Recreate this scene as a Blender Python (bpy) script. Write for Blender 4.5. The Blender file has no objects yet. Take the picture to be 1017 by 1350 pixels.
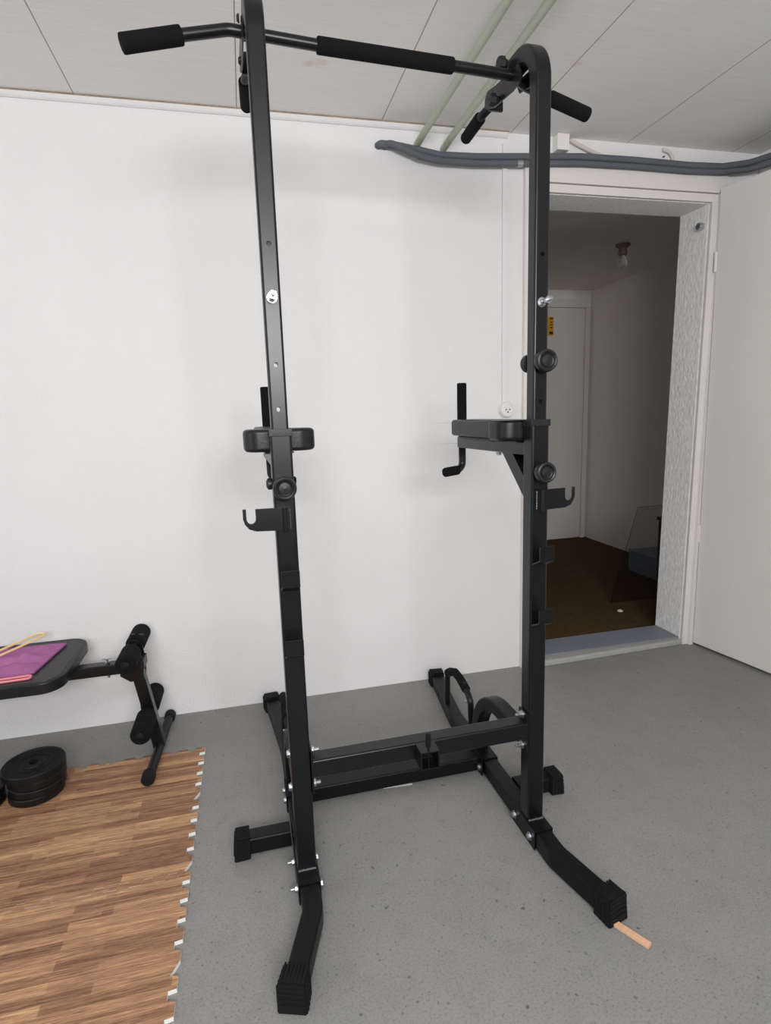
import bpy, bmesh, math, random
from mathutils import Vector, Matrix
PI = math.pi
random.seed(7)
scene = bpy.context.scene
COL = scene.collection

# ------------------------------------------------------------------ camera
def R3(r, u, w):
    return Matrix(((r[0], u[0], -w[0]), (r[1], u[1], -w[1]), (r[2], u[2], -w[2]))).to_4x4()
F_PX = 761.16
yaw, pitch, roll = -0.231982, -0.169301, -0.031955
cy_, sy_ = math.cos(yaw), math.sin(yaw)
fw = Vector((-sy_ * math.cos(pitch), cy_ * math.cos(pitch), math.sin(pitch)))
rt = Vector((cy_, sy_, 0)); up = rt.cross(fw)
r2 = math.cos(roll) * rt + math.sin(roll) * up
u2 = -math.sin(roll) * rt + math.cos(roll) * up
cam_d = bpy.data.cameras.new('camera'); cam = bpy.data.objects.new('camera', cam_d); COL.objects.link(cam)
cam_d.sensor_fit = 'HORIZONTAL'; cam_d.sensor_width = 36.0; cam_d.lens = F_PX * 36.0 / 1017.0
cam_d.clip_start = 0.02
cam.matrix_world = Matrix.Translation((-0.39869, -2.44884, 1.24524)) @ R3(r2, u2, fw)
scene.camera = cam

# ------------------------------------------------------------------ light and exposure
scene.view_settings.view_transform = 'Standard'
scene.view_settings.look = 'None'
scene.view_settings.gamma = 1.0
scene.view_settings.use_curve_mapping = False
scene.view_settings.exposure = 0.05
world = bpy.data.worlds.new('daylight'); scene.world = world; world.use_nodes = True
bg = world.node_tree.nodes['Background']
bg.inputs[0].default_value = (0.86, 0.93, 1.0, 1); bg.inputs[1].default_value = 1.2

def area(name, loc, target, sx, sy, power, color):
    d = bpy.data.lights.new(name, 'AREA'); d.shape = 'RECTANGLE'; d.size = sx; d.size_y = sy
    d.energy = power; d.color = color
    o = bpy.data.objects.new(name, d); COL.objects.link(o)
    o.location = loc; o.rotation_euler = (Vector(target) - Vector(loc)).to_track_quat('-Z', 'Y').to_euler()
    return o
area('window_daylight', (-0.30, -4.0, 1.79), (-0.30, 0.0, 1.25), 1.6, 0.58, 80, (0.985, 0.985, 1.0))
area('side_window_daylight', (-3.42, -2.1, 1.6), (0.5, -1.0, 1.3), 1.6, 1.1, 9, (0.96, 0.98, 1.0))
area('overhead_fill_light', (-0.9, -2.9, 2.33), (-0.9, -2.9, 0), 1.2, 0.3, 12, (1.0, 0.98, 0.96))  # added unseen fill from above, brightens the room; no lamp known there

# ------------------------------------------------------------------ materials
def new_mat(name):
    m = bpy.data.materials.new(name); m.use_nodes = True
    nt = m.node_tree
    return m, nt, nt.nodes['Principled BSDF']
def srgb(r, g, b):
    f = lambda c: (c / 255 / 12.92) if c / 255 <= 0.04045 else ((c / 255 + 0.055) / 1.055) ** 2.4
    return (f(r), f(g), f(b), 1)
def mat(name, col, rough=0.5, metal=0.0, bump=0.0, bscale=60, var=0.0, vscale=8, spec=0.5, detail=4, stretch=None):
    m, nt, p = new_mat(name); N = nt.nodes; L = nt.links
    p.inputs['Base Color'].default_value = col
    p.inputs['Roughness'].default_value = rough; p.inputs['Metallic'].default_value = metal
    p.inputs['Specular IOR Level'].default_value = spec
    tc = N.new('ShaderNodeTexCoord'); src = tc.outputs['Object']
    if stretch:
        mp = N.new('ShaderNodeMapping'); mp.inputs['Scale'].default_value = stretch
        L.new(src, mp.inputs['Vector']); src = mp.outputs['Vector']
    if bump:
        n = N.new('ShaderNodeTexNoise'); n.inputs['Scale'].default_value = bscale; n.inputs['Detail'].default_value = detail
        L.new(src, n.inputs['Vector'])
        b = N.new('ShaderNodeBump'); b.inputs['Strength'].default_value = bump; b.inputs['Distance'].default_value = 0.004
        L.new(n.outputs['Fac'], b.inputs['Height']); L.new(b.outputs['Normal'], p.inputs['Normal'])
    if var:
        n = N.new('ShaderNodeTexNoise'); n.inputs['Scale'].default_value = vscale; n.inputs['Detail'].default_value = 5
        L.new(src, n.inputs['Vector'])
        mr = N.new('ShaderNodeMapRange'); mr.inputs['From Min'].default_value = 0.3; mr.inputs['From Max'].default_value = 0.7
        mr.inputs['To Min'].default_value = 1 - var; mr.inputs['To Max'].default_value = 1 + var
        L.new(n.outputs['Fac'], mr.inputs['Value'])
        mx = N.new('ShaderNodeMix'); mx.data_type = 'RGBA'; mx.blend_type = 'MULTIPLY'; mx.inputs['Factor'].default_value = 1
        mx.inputs['A'].default_value = col
        L.new(mr.outputs['Result'], mx.inputs['B']); L.new(mx.outputs['Result'], p.inputs['Base Color'])
    return m

M = {}
M['wall'] = mat('white plaster', srgb(235, 233, 233), 0.9, bump=0.5, bscale=130, var=0.012, vscale=3, spec=0.2)
M['wall_side'] = mat('off white plaster', srgb(232, 230, 227), 0.9, bump=0.25, bscale=130, var=0.01, spec=0.2)
M['wall_front'] = mat('dark boarded wall', srgb(72, 68, 66), 0.8, bump=0.1, bscale=40, var=0.05)
M['reveal'] = mat('grey rough render', srgb(246, 245, 243), 0.95, bump=1.0, bscale=70, var=0.10, vscale=75, spec=0.15, stretch=(1, 1, 0.55))
M['casing'] = mat('cream gloss paint', srgb(228, 223, 219), 0.4, bump=0.06, bscale=30, var=0.015)
M['leaf'] = mat('pale grey door paint', srgb(228, 224, 219), 0.55, bump=0.05, bscale=180, var=0.012, vscale=5)
M['sill'] = mat('blue grey threshold paint', srgb(128, 132, 142), 0.6, bump=0.15, bscale=60, var=0.05)
M['sill_lip'] = mat('worn mortar', srgb(165, 165, 158), 0.85, bump=0.5, bscale=45, var=0.08, vscale=20)
M['hall_wall'] = mat('hallway plaster', srgb(240, 235, 230), 0.9, bump=0.2, bscale=90, var=0.02)
M['hall_door'] = mat('hallway door paint', srgb(232, 226, 220), 0.6, var=0.01)
M['hall_floor'] = mat('brown carpet', srgb(90, 72, 50), 1.0, bump=0.8, bscale=220, var=0.15, vscale=30, spec=0.05)
M['black'] = mat('black powder coat', (0.0035, 0.0035, 0.0048, 1), 0.32, bump=0.012, bscale=420, spec=0.44)
M['black_worn'] = mat('black painted steel base', (0.0045, 0.0045, 0.0052, 1), 0.42, bump=0.02, bscale=300, spec=0.25)
M['foam'] = mat('black foam grip', (0.0065, 0.0066, 0.0072, 1), 0.9, bump=0.25, bscale=260, spec=0.15)
M['rubber'] = mat('black ribbed rubber', (0.0060, 0.0060, 0.0066, 1), 0.7, bump=0.08, bscale=200, spec=0.25)
M['plastic'] = mat('black plastic', (0.010, 0.0102, 0.011, 1), 0.42, bump=0.03, bscale=200, spec=0.4)
M['vinyl'] = mat('black vinyl', (0.0085, 0.0090, 0.0095, 1), 0.4, bump=0.10, bscale=120, spec=0.4)
M['steel'] = mat('zinc plated steel', (0.52, 0.53, 0.55, 1), 0.34, metal=1.0, bump=0.02, bscale=200)
M['crack_strip'] = mat('brown crack strip', srgb(150, 136, 118), 0.8, var=0.3, vscale=25)  # brown tone that imitates the dark crack under the ceiling
M['weld'] = mat('bare weld seam', (0.26, 0.26, 0.27, 1), 0.4, metal=0.6, bump=0.8, bscale=160)
M['pipe'] = mat('grey pipe insulation', srgb(92, 96, 102), 0.75, bump=0.15, bscale=60, var=0.05, vscale=12)
M['green'] = mat('pale green painted pipe', srgb(178, 184, 166), 0.5, bump=0.04, bscale=40, var=0.03, vscale=20)
M['white_plastic'] = mat('white plastic', srgb(236, 232, 226), 0.35)
M['socket_dark'] = mat('dark socket contact', (0.05, 0.045, 0.04, 1), 0.6)  # plain dark tone for the socket contacts and the wall screw
M['cord'] = mat('painted cord', srgb(215, 208, 198), 0.6)
M['purple'] = mat('purple cloth', srgb(168, 104, 154), 0.85, bump=0.25, bscale=300, var=0.06, vscale=30, spec=0.2)
M['yellow_band'] = mat('yellow latex', srgb(255, 224, 158), 0.5)
M['pink_band'] = mat('pink latex', srgb(244, 150, 160), 0.5)
M['iron'] = mat('black cast iron plate', (0.0060, 0.0062, 0.0070, 1), 0.42, bump=0.12, bscale=160, spec=0.35)
M['beech'] = mat('raw wood', srgb(222, 178, 144), 0.6, bump=0.05, bscale=30, var=0.1, vscale=14, stretch=(1, 8, 1))
M['paper'] = mat('white paper', srgb(240, 238, 234), 0.7)
M['mat_side'] = mat('white foam', srgb(240, 238, 234), 0.8, bump=0.05)
M['yellow_sign'] = mat('yellow sign', srgb(236, 178, 30), 0.5)
M['sign_ink'] = mat('black sign ink', (0.03, 0.02, 0.01, 1), 0.6)
M['box_grey'] = mat('blue grey cardboard', srgb(140, 146, 158), 0.8, var=0.04)
M['dark_wood'] = mat('dark stained wood', srgb(44, 38, 36), 0.5, var=0.15, vscale=10, stretch=(1, 1, .2))
M['holder'] = mat('brown lamp holder', srgb(120, 104, 92), 0.5)

def glass_mat(name, rough, col):
    m, nt, p = new_mat(name)
    p.inputs['Base Color'].default_value = col; p.inputs['Roughness'].default_value = rough
    p.inputs['Transmission Weight'].default_value = 1.0; p.inputs['IOR'].default_value = 1.45
    n = nt.nodes.new('ShaderNodeTexNoise'); n.inputs['Scale'].default_value = 9
    mr = nt.nodes.new('ShaderNodeMapRange'); mr.inputs['To Min'].default_value = rough; mr.inputs['To Max'].default_value = rough + 0.03
    nt.links.new(n.outputs['Fac'], mr.inputs['Value']); nt.links.new(mr.outputs['Result'], p.inputs['Roughness'])
    return m
M['glass'] = glass_mat('clear glass', 0.0, (0.86, 0.9, 0.92, 1))
M['bulb'] = glass_mat('frosted bulb glass', 0.45, (0.92, 0.92, 0.9, 1))

def floor_mat():
    m, nt, p = new_mat('painted concrete'); N = nt.nodes; L = nt.links
    tc = N.new('ShaderNodeTexCoord')
    def noise(s, d=4, w=0.0):
        n = N.new('ShaderNodeTexNoise'); n.inputs['Scale'].default_value = s; n.inputs['Detail'].default_value = d
        n.inputs['Distortion'].default_value = w
        L.new(tc.outputs['Object'], n.inputs['Vector']); return n.outputs['Fac']
    def ramp(src, stops):
        r = N.new('ShaderNodeValToRGB'); e = r.color_ramp.elements
        e[0].position, e[0].color = stops[0]; e[1].position, e[1].color = stops[-1]
        for s in stops[1:-1]:
            k = e.new(s[0]); k.color = s[1]
        L.new(src, r.inputs['Fac']); return r.outputs['Color']
    def mul(a, b, mode='MULTIPLY'):
        x = N.new('ShaderNodeMix'); x.data_type = 'RGBA'; x.blend_type = mode; x.inputs['Factor'].default_value = 1
        L.new(a, x.inputs['A']); L.new(b, x.inputs['B']); return x.outputs['Result']
    base = ramp(noise(2.2, 5), [(0.3, srgb(138, 138, 135)), (0.5, srgb(143, 142, 138)), (0.7, srgb(146, 145, 140))])
    blot = ramp(noise(14, 6, 0.4), [(0.30, (0.93, 0.93, 0.925, 1)), (0.5, (1, 1, 1, 1))])
    def chips(scale, share, size, dark):
        # dark chips in the paint: small spots in a few of the cells
        wv = N.new('ShaderNodeTexNoise'); wv.inputs['Scale'].default_value = 90; L.new(tc.outputs['Object'], wv.inputs['Vector'])
        sc = N.new('ShaderNodeVectorMath'); sc.operation = 'SCALE'; sc.inputs['Scale'].default_value = 0.012; L.new(wv.outputs['Color'], sc.inputs[0])
        ad = N.new('ShaderNodeVectorMath'); ad.operation = 'ADD'; L.new(tc.outputs['Object'], ad.inputs[0]); L.new(sc.outputs[0], ad.inputs[1])
        v = N.new('ShaderNodeTexVoronoi'); v.inputs['Scale'].default_value = scale; L.new(ad.outputs[0], v.inputs['Vector'])
        sep = N.new('ShaderNodeSeparateColor'); L.new(v.outputs['Color'], sep.inputs['Color'])
        keep = N.new('ShaderNodeMath'); keep.operation = 'GREATER_THAN'; keep.inputs[1].default_value = 1 - share; L.new(sep.outputs['Red'], keep.inputs[0])
        near = N.new('ShaderNodeMath'); near.operation = 'LESS_THAN'; near.inputs[1].default_value = size; L.new(v.outputs['Distance'], near.inputs[0])
        sp = N.new('ShaderNodeMath'); sp.operation = 'MULTIPLY'; L.new(keep.outputs[0], sp.inputs[0]); L.new(near.outputs[0], sp.inputs[1])
        return ramp(sp.outputs[0], [(0.0, (1, 1, 1, 1)), (1.0, (dark, dark, dark * .98, 1))])
    spots = mul(chips(17, 0.5, 0.07, 0.5), chips(58, 0.5, 0.15, 0.68))
    fine = ramp(noise(190, 3), [(0.34, (0.80, 0.80, 0.80, 1)), (0.52, (1, 1, 1, 1))])
    scr = ramp(noise(75, 2, 3.0), [(0.30, (0.66, 0.66, 0.65, 1)), (0.345, (1, 1, 1, 1))])
    c = mul(mul(mul(mul(base, blot), spots), fine), scr)
    L.new(c, p.inputs['Base Color'])
    p.inputs['Roughness'].default_value = 0.62; p.inputs['Specular IOR Level'].default_value = 0.35
    b = N.new('ShaderNodeBump'); b.inputs['Strength'].default_value = 0.18; b.inputs['Distance'].default_value = 0.003
    L.new(noise(70, 5), b.inputs['Height']); L.new(b.outputs['Normal'], p.inputs['Normal'])
    return m
M['floor'] = floor_mat()

def ceiling_mat():
    m, nt, p = new_mat('painted ceiling boards'); N = nt.nodes; L = nt.links
    tc = N.new('ShaderNodeTexCoord'); sx = N.new('ShaderNodeSeparateXYZ'); L.new(tc.outputs['Object'], sx.inputs[0])
    def math_(op, a, b):
        n = N.new('ShaderNodeMath'); n.operation = op
        for i, v in enumerate((a, b)):
            if isinstance(v, (int, float)): n.inputs[i].default_value = v
            else: L.new(v, n.inputs[i])
        return n.outputs[0]
    # board joints every 0.557 m along X
    w = N.new('ShaderNodeTexNoise'); w.inputs['Scale'].default_value = 5; L.new(tc.outputs['Object'], w.inputs['Vector'])
    xx = math_('ADD', sx.outputs['X'], math_('MULTIPLY', math_('SUBTRACT', w.outputs['Fac'], 0.5), 0.004))
    t = math_('FRACT', math_('DIVIDE', math_('ADD', xx, 0.345 + 0.557 * 20 + 0.557 / 2), 0.557), 0)
    d = math_('ABSOLUTE', math_('SUBTRACT', t, 0.5), 0)
    line = math_('LESS_THAN', d, 0.0034)
    mp = N.new('ShaderNodeMapping'); mp.inputs['Scale'].default_value = (2.5, 60, 1); L.new(tc.outputs['Object'], mp.inputs['Vector'])
    gr = N.new('ShaderNodeTexNoise'); gr.inputs['Scale'].default_value = 3; gr.inputs['Detail'].default_value = 4; L.new(mp.outputs['Vector'], gr.inputs['Vector'])
    r = N.new('ShaderNodeValToRGB'); e = r.color_ramp.elements
    e[0].position = 0.3; e[0].color = srgb(236, 234, 231); e[1].position = 0.7; e[1].color = srgb(243, 241, 238)
    L.new(gr.outputs['Fac'], r.inputs['Fac'])
    # faint rusty stains
    st = N.new('ShaderNodeTexNoise'); st.inputs['Scale'].default_value = 6.5; st.inputs['Detail'].default_value = 6; L.new(tc.outputs['Object'], st.inputs['Vector'])
    sr = N.new('ShaderNodeValToRGB'); e = sr.color_ramp.elements
    e[0].position = 0.70; e[0].color = (1, 1, 1, 1); e[1].position = 0.8; e[1].color = (0.82, 0.70, 0.55, 1); L.new(st.outputs['Fac'], sr.inputs['Fac'])
    m1 = N.new('ShaderNodeMix'); m1.data_type = 'RGBA'; m1.blend_type = 'MULTIPLY'; m1.inputs['Factor'].default_value = 1
    L.new(r.outputs['Color'], m1.inputs['A']); L.new(sr.outputs['Color'], m1.inputs['B'])
    m2 = N.new('ShaderNodeMix'); m2.data_type = 'RGBA'
    L.new(line, m2.inputs['Factor']); L.new(m1.outputs['Result'], m2.inputs['A']); m2.inputs['B'].default_value = srgb(168, 156, 140)
    L.new(m2.outputs['Result'], p.inputs['Base Color'])
    p.inputs['Roughness'].default_value = 0.75; p.inputs['Specular IOR Level'].default_value = 0.2
    b = N.new('ShaderNodeBump'); b.inputs['Strength'].default_value = 0.12; b.inputs['Distance'].default_value = 0.003
    h = math_('SUBTRACT', gr.outputs['Fac'], math_('MULTIPLY', line, 2.0))
    L.new(h, b.inputs['Height']); L.new(b.outputs['Normal'], p.inputs['Normal'])
    return m
M['ceiling'] = ceiling_mat()

def wood_mat():
    m, nt, p = new_mat('printed wood strip foam'); N = nt.nodes; L = nt.links
    g = N.new('ShaderNodeNewGeometry'); oi = N.new('ShaderNodeObjectInfo')
    off = N.new('ShaderNodeVectorMath'); off.operation = 'SCALE'; off.inputs[0].default_value = (0.0, 0.0, 0.0)
    L.new(oi.outputs['Random'], off.inputs['Scale'])
    ad = N.new('ShaderNodeVectorMath'); ad.operation = 'ADD'; L.new(g.outputs['Position'], ad.inputs[0]); L.new(off.outputs[0], ad.inputs[1])
    wn = N.new('ShaderNodeTexNoise'); wn.inputs['Scale'].default_value = 5; L.new(ad.outputs[0], wn.inputs['Vector'])
    wv = N.new('ShaderNodeVectorMath'); wv.operation = 'SCALE'; wv.inputs['Scale'].default_value = 0.006; L.new(wn.outputs['Color'], wv.inputs[0])
    ad2 = N.new('ShaderNodeVectorMath'); ad2.operation = 'ADD'; L.new(ad.outputs[0], ad2.inputs[0]); L.new(wv.outputs[0], ad2.inputs[1])
    def brick(w, h, offv):
        b = N.new('ShaderNodeTexBrick'); b.offset = offv; b.squash = 1.0
        b.inputs['Scale'].default_value = 1.0; b.inputs['Mortar Size'].default_value = 0.0
        b.inputs['Brick Width'].default_value = w; b.inputs['Row Height'].default_value = h; b.inputs['Bias'].default_value = 0
        b.inputs['Color1'].default_value = (0, 0, 0, 1); b.inputs['Color2'].default_value = (1, 1, 1, 1)
        L.new(ad2.outputs[0], b.inputs['Vector']); return b.outputs['Color']
    b1 = brick(0.27, 0.0265, 0.37); b2 = brick(0.52, 0.0132, 0.61)
    mp = N.new('ShaderNodeMapping'); mp.inputs['Scale'].default_value = (4, 95, 1); L.new(ad.outputs[0], mp.inputs['Vector'])
    gn = N.new('ShaderNodeTexNoise'); gn.inputs['Scale'].default_value = 2.2; gn.inputs['Detail'].default_value = 6; gn.inputs['Roughness'].default_value = 0.65
    gn.inputs['Distortion'].default_value = 0.5
    L.new(mp.outputs['Vector'], gn.inputs['Vector'])
    mx = N.new('ShaderNodeMix'); mx.data_type = 'RGBA'; mx.inputs['Factor'].default_value = 0.36; L.new(b1, mx.inputs['A']); L.new(b2, mx.inputs['B'])
    mx2 = N.new('ShaderNodeMix'); mx2.data_type = 'RGBA'; mx2.inputs['Factor'].default_value = 0.55; L.new(mx.outputs['Result'], mx2.inputs['A'])
    mp2 = N.new('ShaderNodeMapping'); mp2.inputs['Scale'].default_value = (9, 260, 1); L.new(ad.outputs[0], mp2.inputs['Vector'])
    g2 = N.new('ShaderNodeTexNoise'); g2.inputs['Scale'].default_value = 2.0; g2.inputs['Detail'].default_value = 4; g2.inputs['Distortion'].default_value = 1.2; L.new(mp2.outputs['Vector'], g2.inputs['Vector'])
    gm = N.new('ShaderNodeMath'); gm.operation = 'MULTIPLY_ADD'; gm.inputs[1].default_value = 1.5; gm.inputs[2].default_value = -0.75
    gs = N.new('ShaderNodeMath'); gs.operation = 'ADD'; L.new(gn.outputs['Fac'], gs.inputs[0]); L.new(g2.outputs['Fac'], gs.inputs[1])
    gh = N.new('ShaderNodeMath'); gh.operation = 'MULTIPLY'; gh.inputs[1].default_value = 1.0; L.new(gs.outputs[0], gm.inputs[0]); L.new(gm.outputs[0], gh.inputs[0])
    gc = N.new('ShaderNodeMath'); gc.operation = 'SUBTRACT'; gc.inputs[1].default_value = 0.25; gc.use_clamp = True; L.new(gh.outputs[0], gc.inputs[0])
    L.new(gc.outputs[0], mx2.inputs['B'])
    r = N.new('ShaderNodeValToRGB'); e = r.color_ramp.elements
    e[0].position = 0.2; e[0].color = srgb(106, 74, 56); e[1].position = 0.82; e[1].color = srgb(214, 174, 126)
    for pos, c in ((0.36, (136, 99, 77)), (0.5, (160, 120, 92)), (0.64, (182, 141, 106))):
        k = e.new(pos); k.color = srgb(*c)
    L.new(mx2.outputs['Result'], r.inputs['Fac']); L.new(r.outputs['Color'], p.inputs['Base Color'])
    p.inputs['Roughness'].default_value = 0.6; p.inputs['Specular IOR Level'].default_value = 0.3
    b = N.new('ShaderNodeBump'); b.inputs['Strength'].default_value = 0.25; b.inputs['Distance'].default_value = 0.002
    fn = N.new('ShaderNodeTexNoise'); fn.inputs['Scale'].default_value = 350; L.new(g.outputs['Position'], fn.inputs['Vector'])
    L.new(fn.outputs['Fac'], b.inputs['Height']); L.new(b.outputs['Normal'], p.inputs['Normal'])
    return m
M['wood'] = wood_mat()

# ------------------------------------------------------------------ mesh helpers
class MB:
    """Collects shapes and links them as ONE mesh object."""
    def __init__(s): s.bm = bmesh.new()
    def faces_mat(s, before, mi):
        if mi:
            s.bm.faces.ensure_lookup_table()
            for f in s.bm.faces[before:]: f.material_index = mi
    def box(s, c, size, rot=None, bevel=0.0, mi=0):
        n = len(s.bm.faces)
        t = bmesh.new(); bmesh.ops.create_cube(t, size=1.0)
        for v in t.verts: v.co = Vector((v.co.x * size[0], v.co.y * size[1], v.co.z * size[2]))
        if bevel: bmesh.ops.bevel(t, geom=t.edges[:], offset=bevel, segments=2, affect='EDGES', profile=0.5)
        mtx = Matrix.Translation(c) @ (rot.to_4x4() if rot else Matrix.Identity(4))
        s._merge(t, mtx); s.faces_mat(n, mi); return s
    def _merge(s, t, mtx):
        t.transform(mtx); me = bpy.data.meshes.new('t'); t.to_mesh(me); t.free(); s.bm.from_mesh(me); bpy.data.meshes.remove(me)
    def prism(s, pts, axis, lo, hi, bevel=0.0, mi=0, seg=2):
        """polygon extruded along an axis; pts are the two other coordinates in order"""
        n = len(s.bm.faces); t = bmesh.new()
        def P(p, h):
            return {'x': (h, p[0], p[1]), 'y': (p[0], h, p[1]), 'z': (p[0], p[1], h)}[axis]
        a = [t.verts.new(P(p, lo)) for p in pts]; b = [t.verts.new(P(p, hi)) for p in pts]
        t.faces.new(a); t.faces.new(b[::-1])
        for i in range(len(pts)):
            j = (i + 1) % len(pts); t.faces.new((a[i], b[i], b[j], a[j]))
        bmesh.ops.recalc_face_normals(t, faces=t.faces[:])
        if bevel:
            ed = [e for e in t.edges if len(e.link_faces) == 2 and any(len(f.verts) == len(pts) for f in e.link_faces) and not all(len(f.verts) == len(pts) for f in e.link_faces)]
            bmesh.ops.bevel(t, geom=ed, offset=bevel, segments=seg, affect='EDGES', profile=0.5)
        s._merge(t, Matrix.Identity(4)); s.faces_mat(n, mi); return s
    def sweep(s, pts, prof, up=(0, 0, 1), mi=0, closed=False, caps=True):
        """profile (u,v) swept along a polyline with mitred corners"""
        n0 = len(s.bm.faces)
        pts = [Vector(p) for p in pts]; n = len(pts)
        segs = [(pts[(i + 1) % n] - pts[i]).normalized() for i in range(n if closed else n - 1)]
        t0 = segs[0]; N = Vector(up) - t0 * Vector(up).dot(t0)
        if N.length < 1e-5: N = t0.orthogonal()
        N.normalize(); frames = [N]
        for i in range(1, len(segs)):
            N = segs[i - 1].rotation_difference(segs[i]) @ frames[-1]
            N = (N - segs[i] * N.dot(segs[i])).normalized(); frames.append(N)
        rings = []
        for i in range(n):
            if closed: ti, to, N = segs[i - 1], segs[i], frames[i - 1 if i else 0]
            else:
                ti = segs[max(i - 1, 0)]; to = segs[min(i, n - 2)]; N = frames[max(i - 1, 0)]
            if closed and i == 0: ti = segs[0]; N = frames[0]; bis = segs[0] + segs[-1]
            else: bis = ti + to
            bis.normalize(); B = ti.cross(N); ring = []
            for u, v in prof:
                off = B * u + N * v
                d = ti.dot(bis)
                k = -off.dot(bis) / d if abs(d) > 0.2 else 0
                ring.append(s.bm.verts.new(pts[i] + off + ti * k))
            rings.append(ring)
        m = len(prof)
        for i in range(n if closed else n - 1):
            a, b = rings[i], rings[(i + 1) % n]
            for j in range(m):
                k = (j + 1) % m; s.bm.faces.new((a[j], a[k], b[k], b[j]))
        if caps and not closed:
            s.bm.faces.new(rings[0][::-1]); s.bm.faces.new(rings[-1])
        s.faces_mat(n0, mi); return s
    def tube(s, pts, r, seg=20, mi=0, closed=False, caps=True):
        return s.sweep(pts, circ(r, seg), mi=mi, closed=closed, caps=caps)
    def foam(s, pts, r, seg=24, mi=0, rc=0.004):
        """round grip with softened ends"""
        P = [Vector(p) for p in pts]; prof = []
        L = [0]
        for a, b in zip(P, P[1:]): L.append(L[-1] + (b - a).length)
        def at(d):
            for i in range(len(P) - 1):
                if d <= L[i + 1] + 1e-9: return P[i].lerp(P[i + 1], (d - L[i]) / (L[i + 1] - L[i]))
            return P[-1]
        n0 = len(s.bm.faces)
        ds = sorted(set([0, rc * .3, rc] + L[1:-1] + [L[-1] - rc, L[-1] - rc * .3, L[-1]]))
        rad = lambda d: r - rc + math.sqrt(max(0, rc * rc - max(0, rc - min(d, L[-1] - d)) ** 2))
        Q = [at(d) for d in ds]; rings = []
        N = None
        for i, d in enumerate(ds):
            t = (Q[min(i + 1, len(Q) - 1)] - Q[max(i - 1, 0)]).normalized()
            if N is None: N = t.orthogonal()
            N = (N - t * N.dot(t)).normalized(); B = t.cross(N)
            rings.append([s.bm.verts.new(Q[i] + (B * math.cos(a) + N * math.sin(a)) * rad(d)) for a in [2 * PI * k / seg for k in range(seg)]])
        for a, b in zip(rings, rings[1:]):
            for j in range(seg):
                k = (j + 1) % seg; s.bm.faces.new((a[j], a[k], b[k], b[j]))
        s.bm.faces.new(rings[0][::-1]); s.bm.faces.new(rings[-1]); s.faces_mat(n0, mi); return s
    def lathe(s, prof, origin, axis, seg=32, mi=0, close=True):
        """(radius, height) profile turned round an axis"""
        n0 = len(s.bm.faces)
        ax = Vector(axis).normalized(); N = ax.orthogonal().normalized(); B = ax.cross(N); o = Vector(origin); rings = []
        for r, h in prof:
            rings.append([s.bm.verts.new(o + ax * h + (N * math.cos(a) + B * math.sin(a)) * max(r, 1e-5)) for a in [2 * PI * k / seg for k in range(seg)]])
        for a, b in zip(rings, rings[1:]):
            for j in range(seg):
                k = (j + 1) % seg; s.bm.faces.new((a[j], a[k], b[k], b[j]))
        if close: s.bm.faces.new(rings[0][::-1]); s.bm.faces.new(rings[-1])
        s.faces_mat(n0, mi); return s
    def build(s, name, mats, parent=None, smooth=True, angle=35):
        bmesh.ops.recalc_face_normals(s.bm, faces=s.bm.faces[:])
        me = bpy.data.meshes.new(name); s.bm.to_mesh(me); s.bm.free()
        for m in (mats if isinstance(mats, (list, tuple)) else [mats]): me.materials.append(M[m])
        if smooth:
            me.polygons.foreach_set('use_smooth', [True] * len(me.polygons))
            me.set_sharp_from_angle(angle=math.radians(angle))
        o = bpy.data.objects.new(name, me); COL.objects.link(o)
        if parent is not None: o.parent = parent
        if smooth:
            wn = o.modifiers.new('even face shading', 'WEIGHTED_NORMAL'); wn.weight = 100; wn.keep_sharp = True
        return o
def circ(r, seg=20): return [(r * math.cos(2 * PI * k / seg), r * math.sin(2 * PI * k / seg)) for k in range(seg)]
def rrect(w, h, r=0.004, n=3):
    P = []
    for cx, cy, a0 in ((w / 2 - r, h / 2 - r, 0), (-w / 2 + r, h / 2 - r, PI / 2), (-w / 2 + r, -h / 2 + r, PI), (w / 2 - r, -h / 2 + r, 1.5 * PI)):
        for k in range(n + 1):
            a = a0 + PI / 2 * k / n; P.append((cx + r * math.cos(a), cy + r * math.sin(a)))
    return P
def arc(c, r, a0, a1, n): return [(c[0] + r * math.cos(a0 + (a1 - a0) * k / n), c[1] + r * math.sin(a0 + (a1 - a0) * k / n)) for k in range(n + 1)]
def bend(pts, r, n=6):
    """polyline with its inner corners rounded"""
    P = [Vector(p) for p in pts]; out = [P[0]]
    for i in range(1, len(P) - 1):
        a = (P[i - 1] - P[i]); b = (P[i + 1] - P[i]); ang = a.angle(b)
        d = min(r / math.tan(ang / 2), a.length * .48, b.length * .48)
        p0 = P[i] + a.normalized() * d; p1 = P[i] + b.normalized() * d
        for k in range(n + 1):
            t = k / n; out.append(p0 * (1 - t) ** 2 + P[i] * 2 * t * (1 - t) + p1 * t * t)
    out.append(P[-1]); return out
def tag(o, label, cat, group=None):
    o['label'] = label; o['category'] = cat
    if group: o['group'] = group
    return o
def thing(name, loc, label, cat, rz=0.0, group=None):
    o = bpy.data.objects.new(name, None); COL.objects.link(o); o.empty_display_size = 0.05
    o.location = loc; o.rotation_euler = (0, 0, rz); return tag(o, label, cat, group)
def struct(o): o['kind'] = 'structure'; return o

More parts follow.
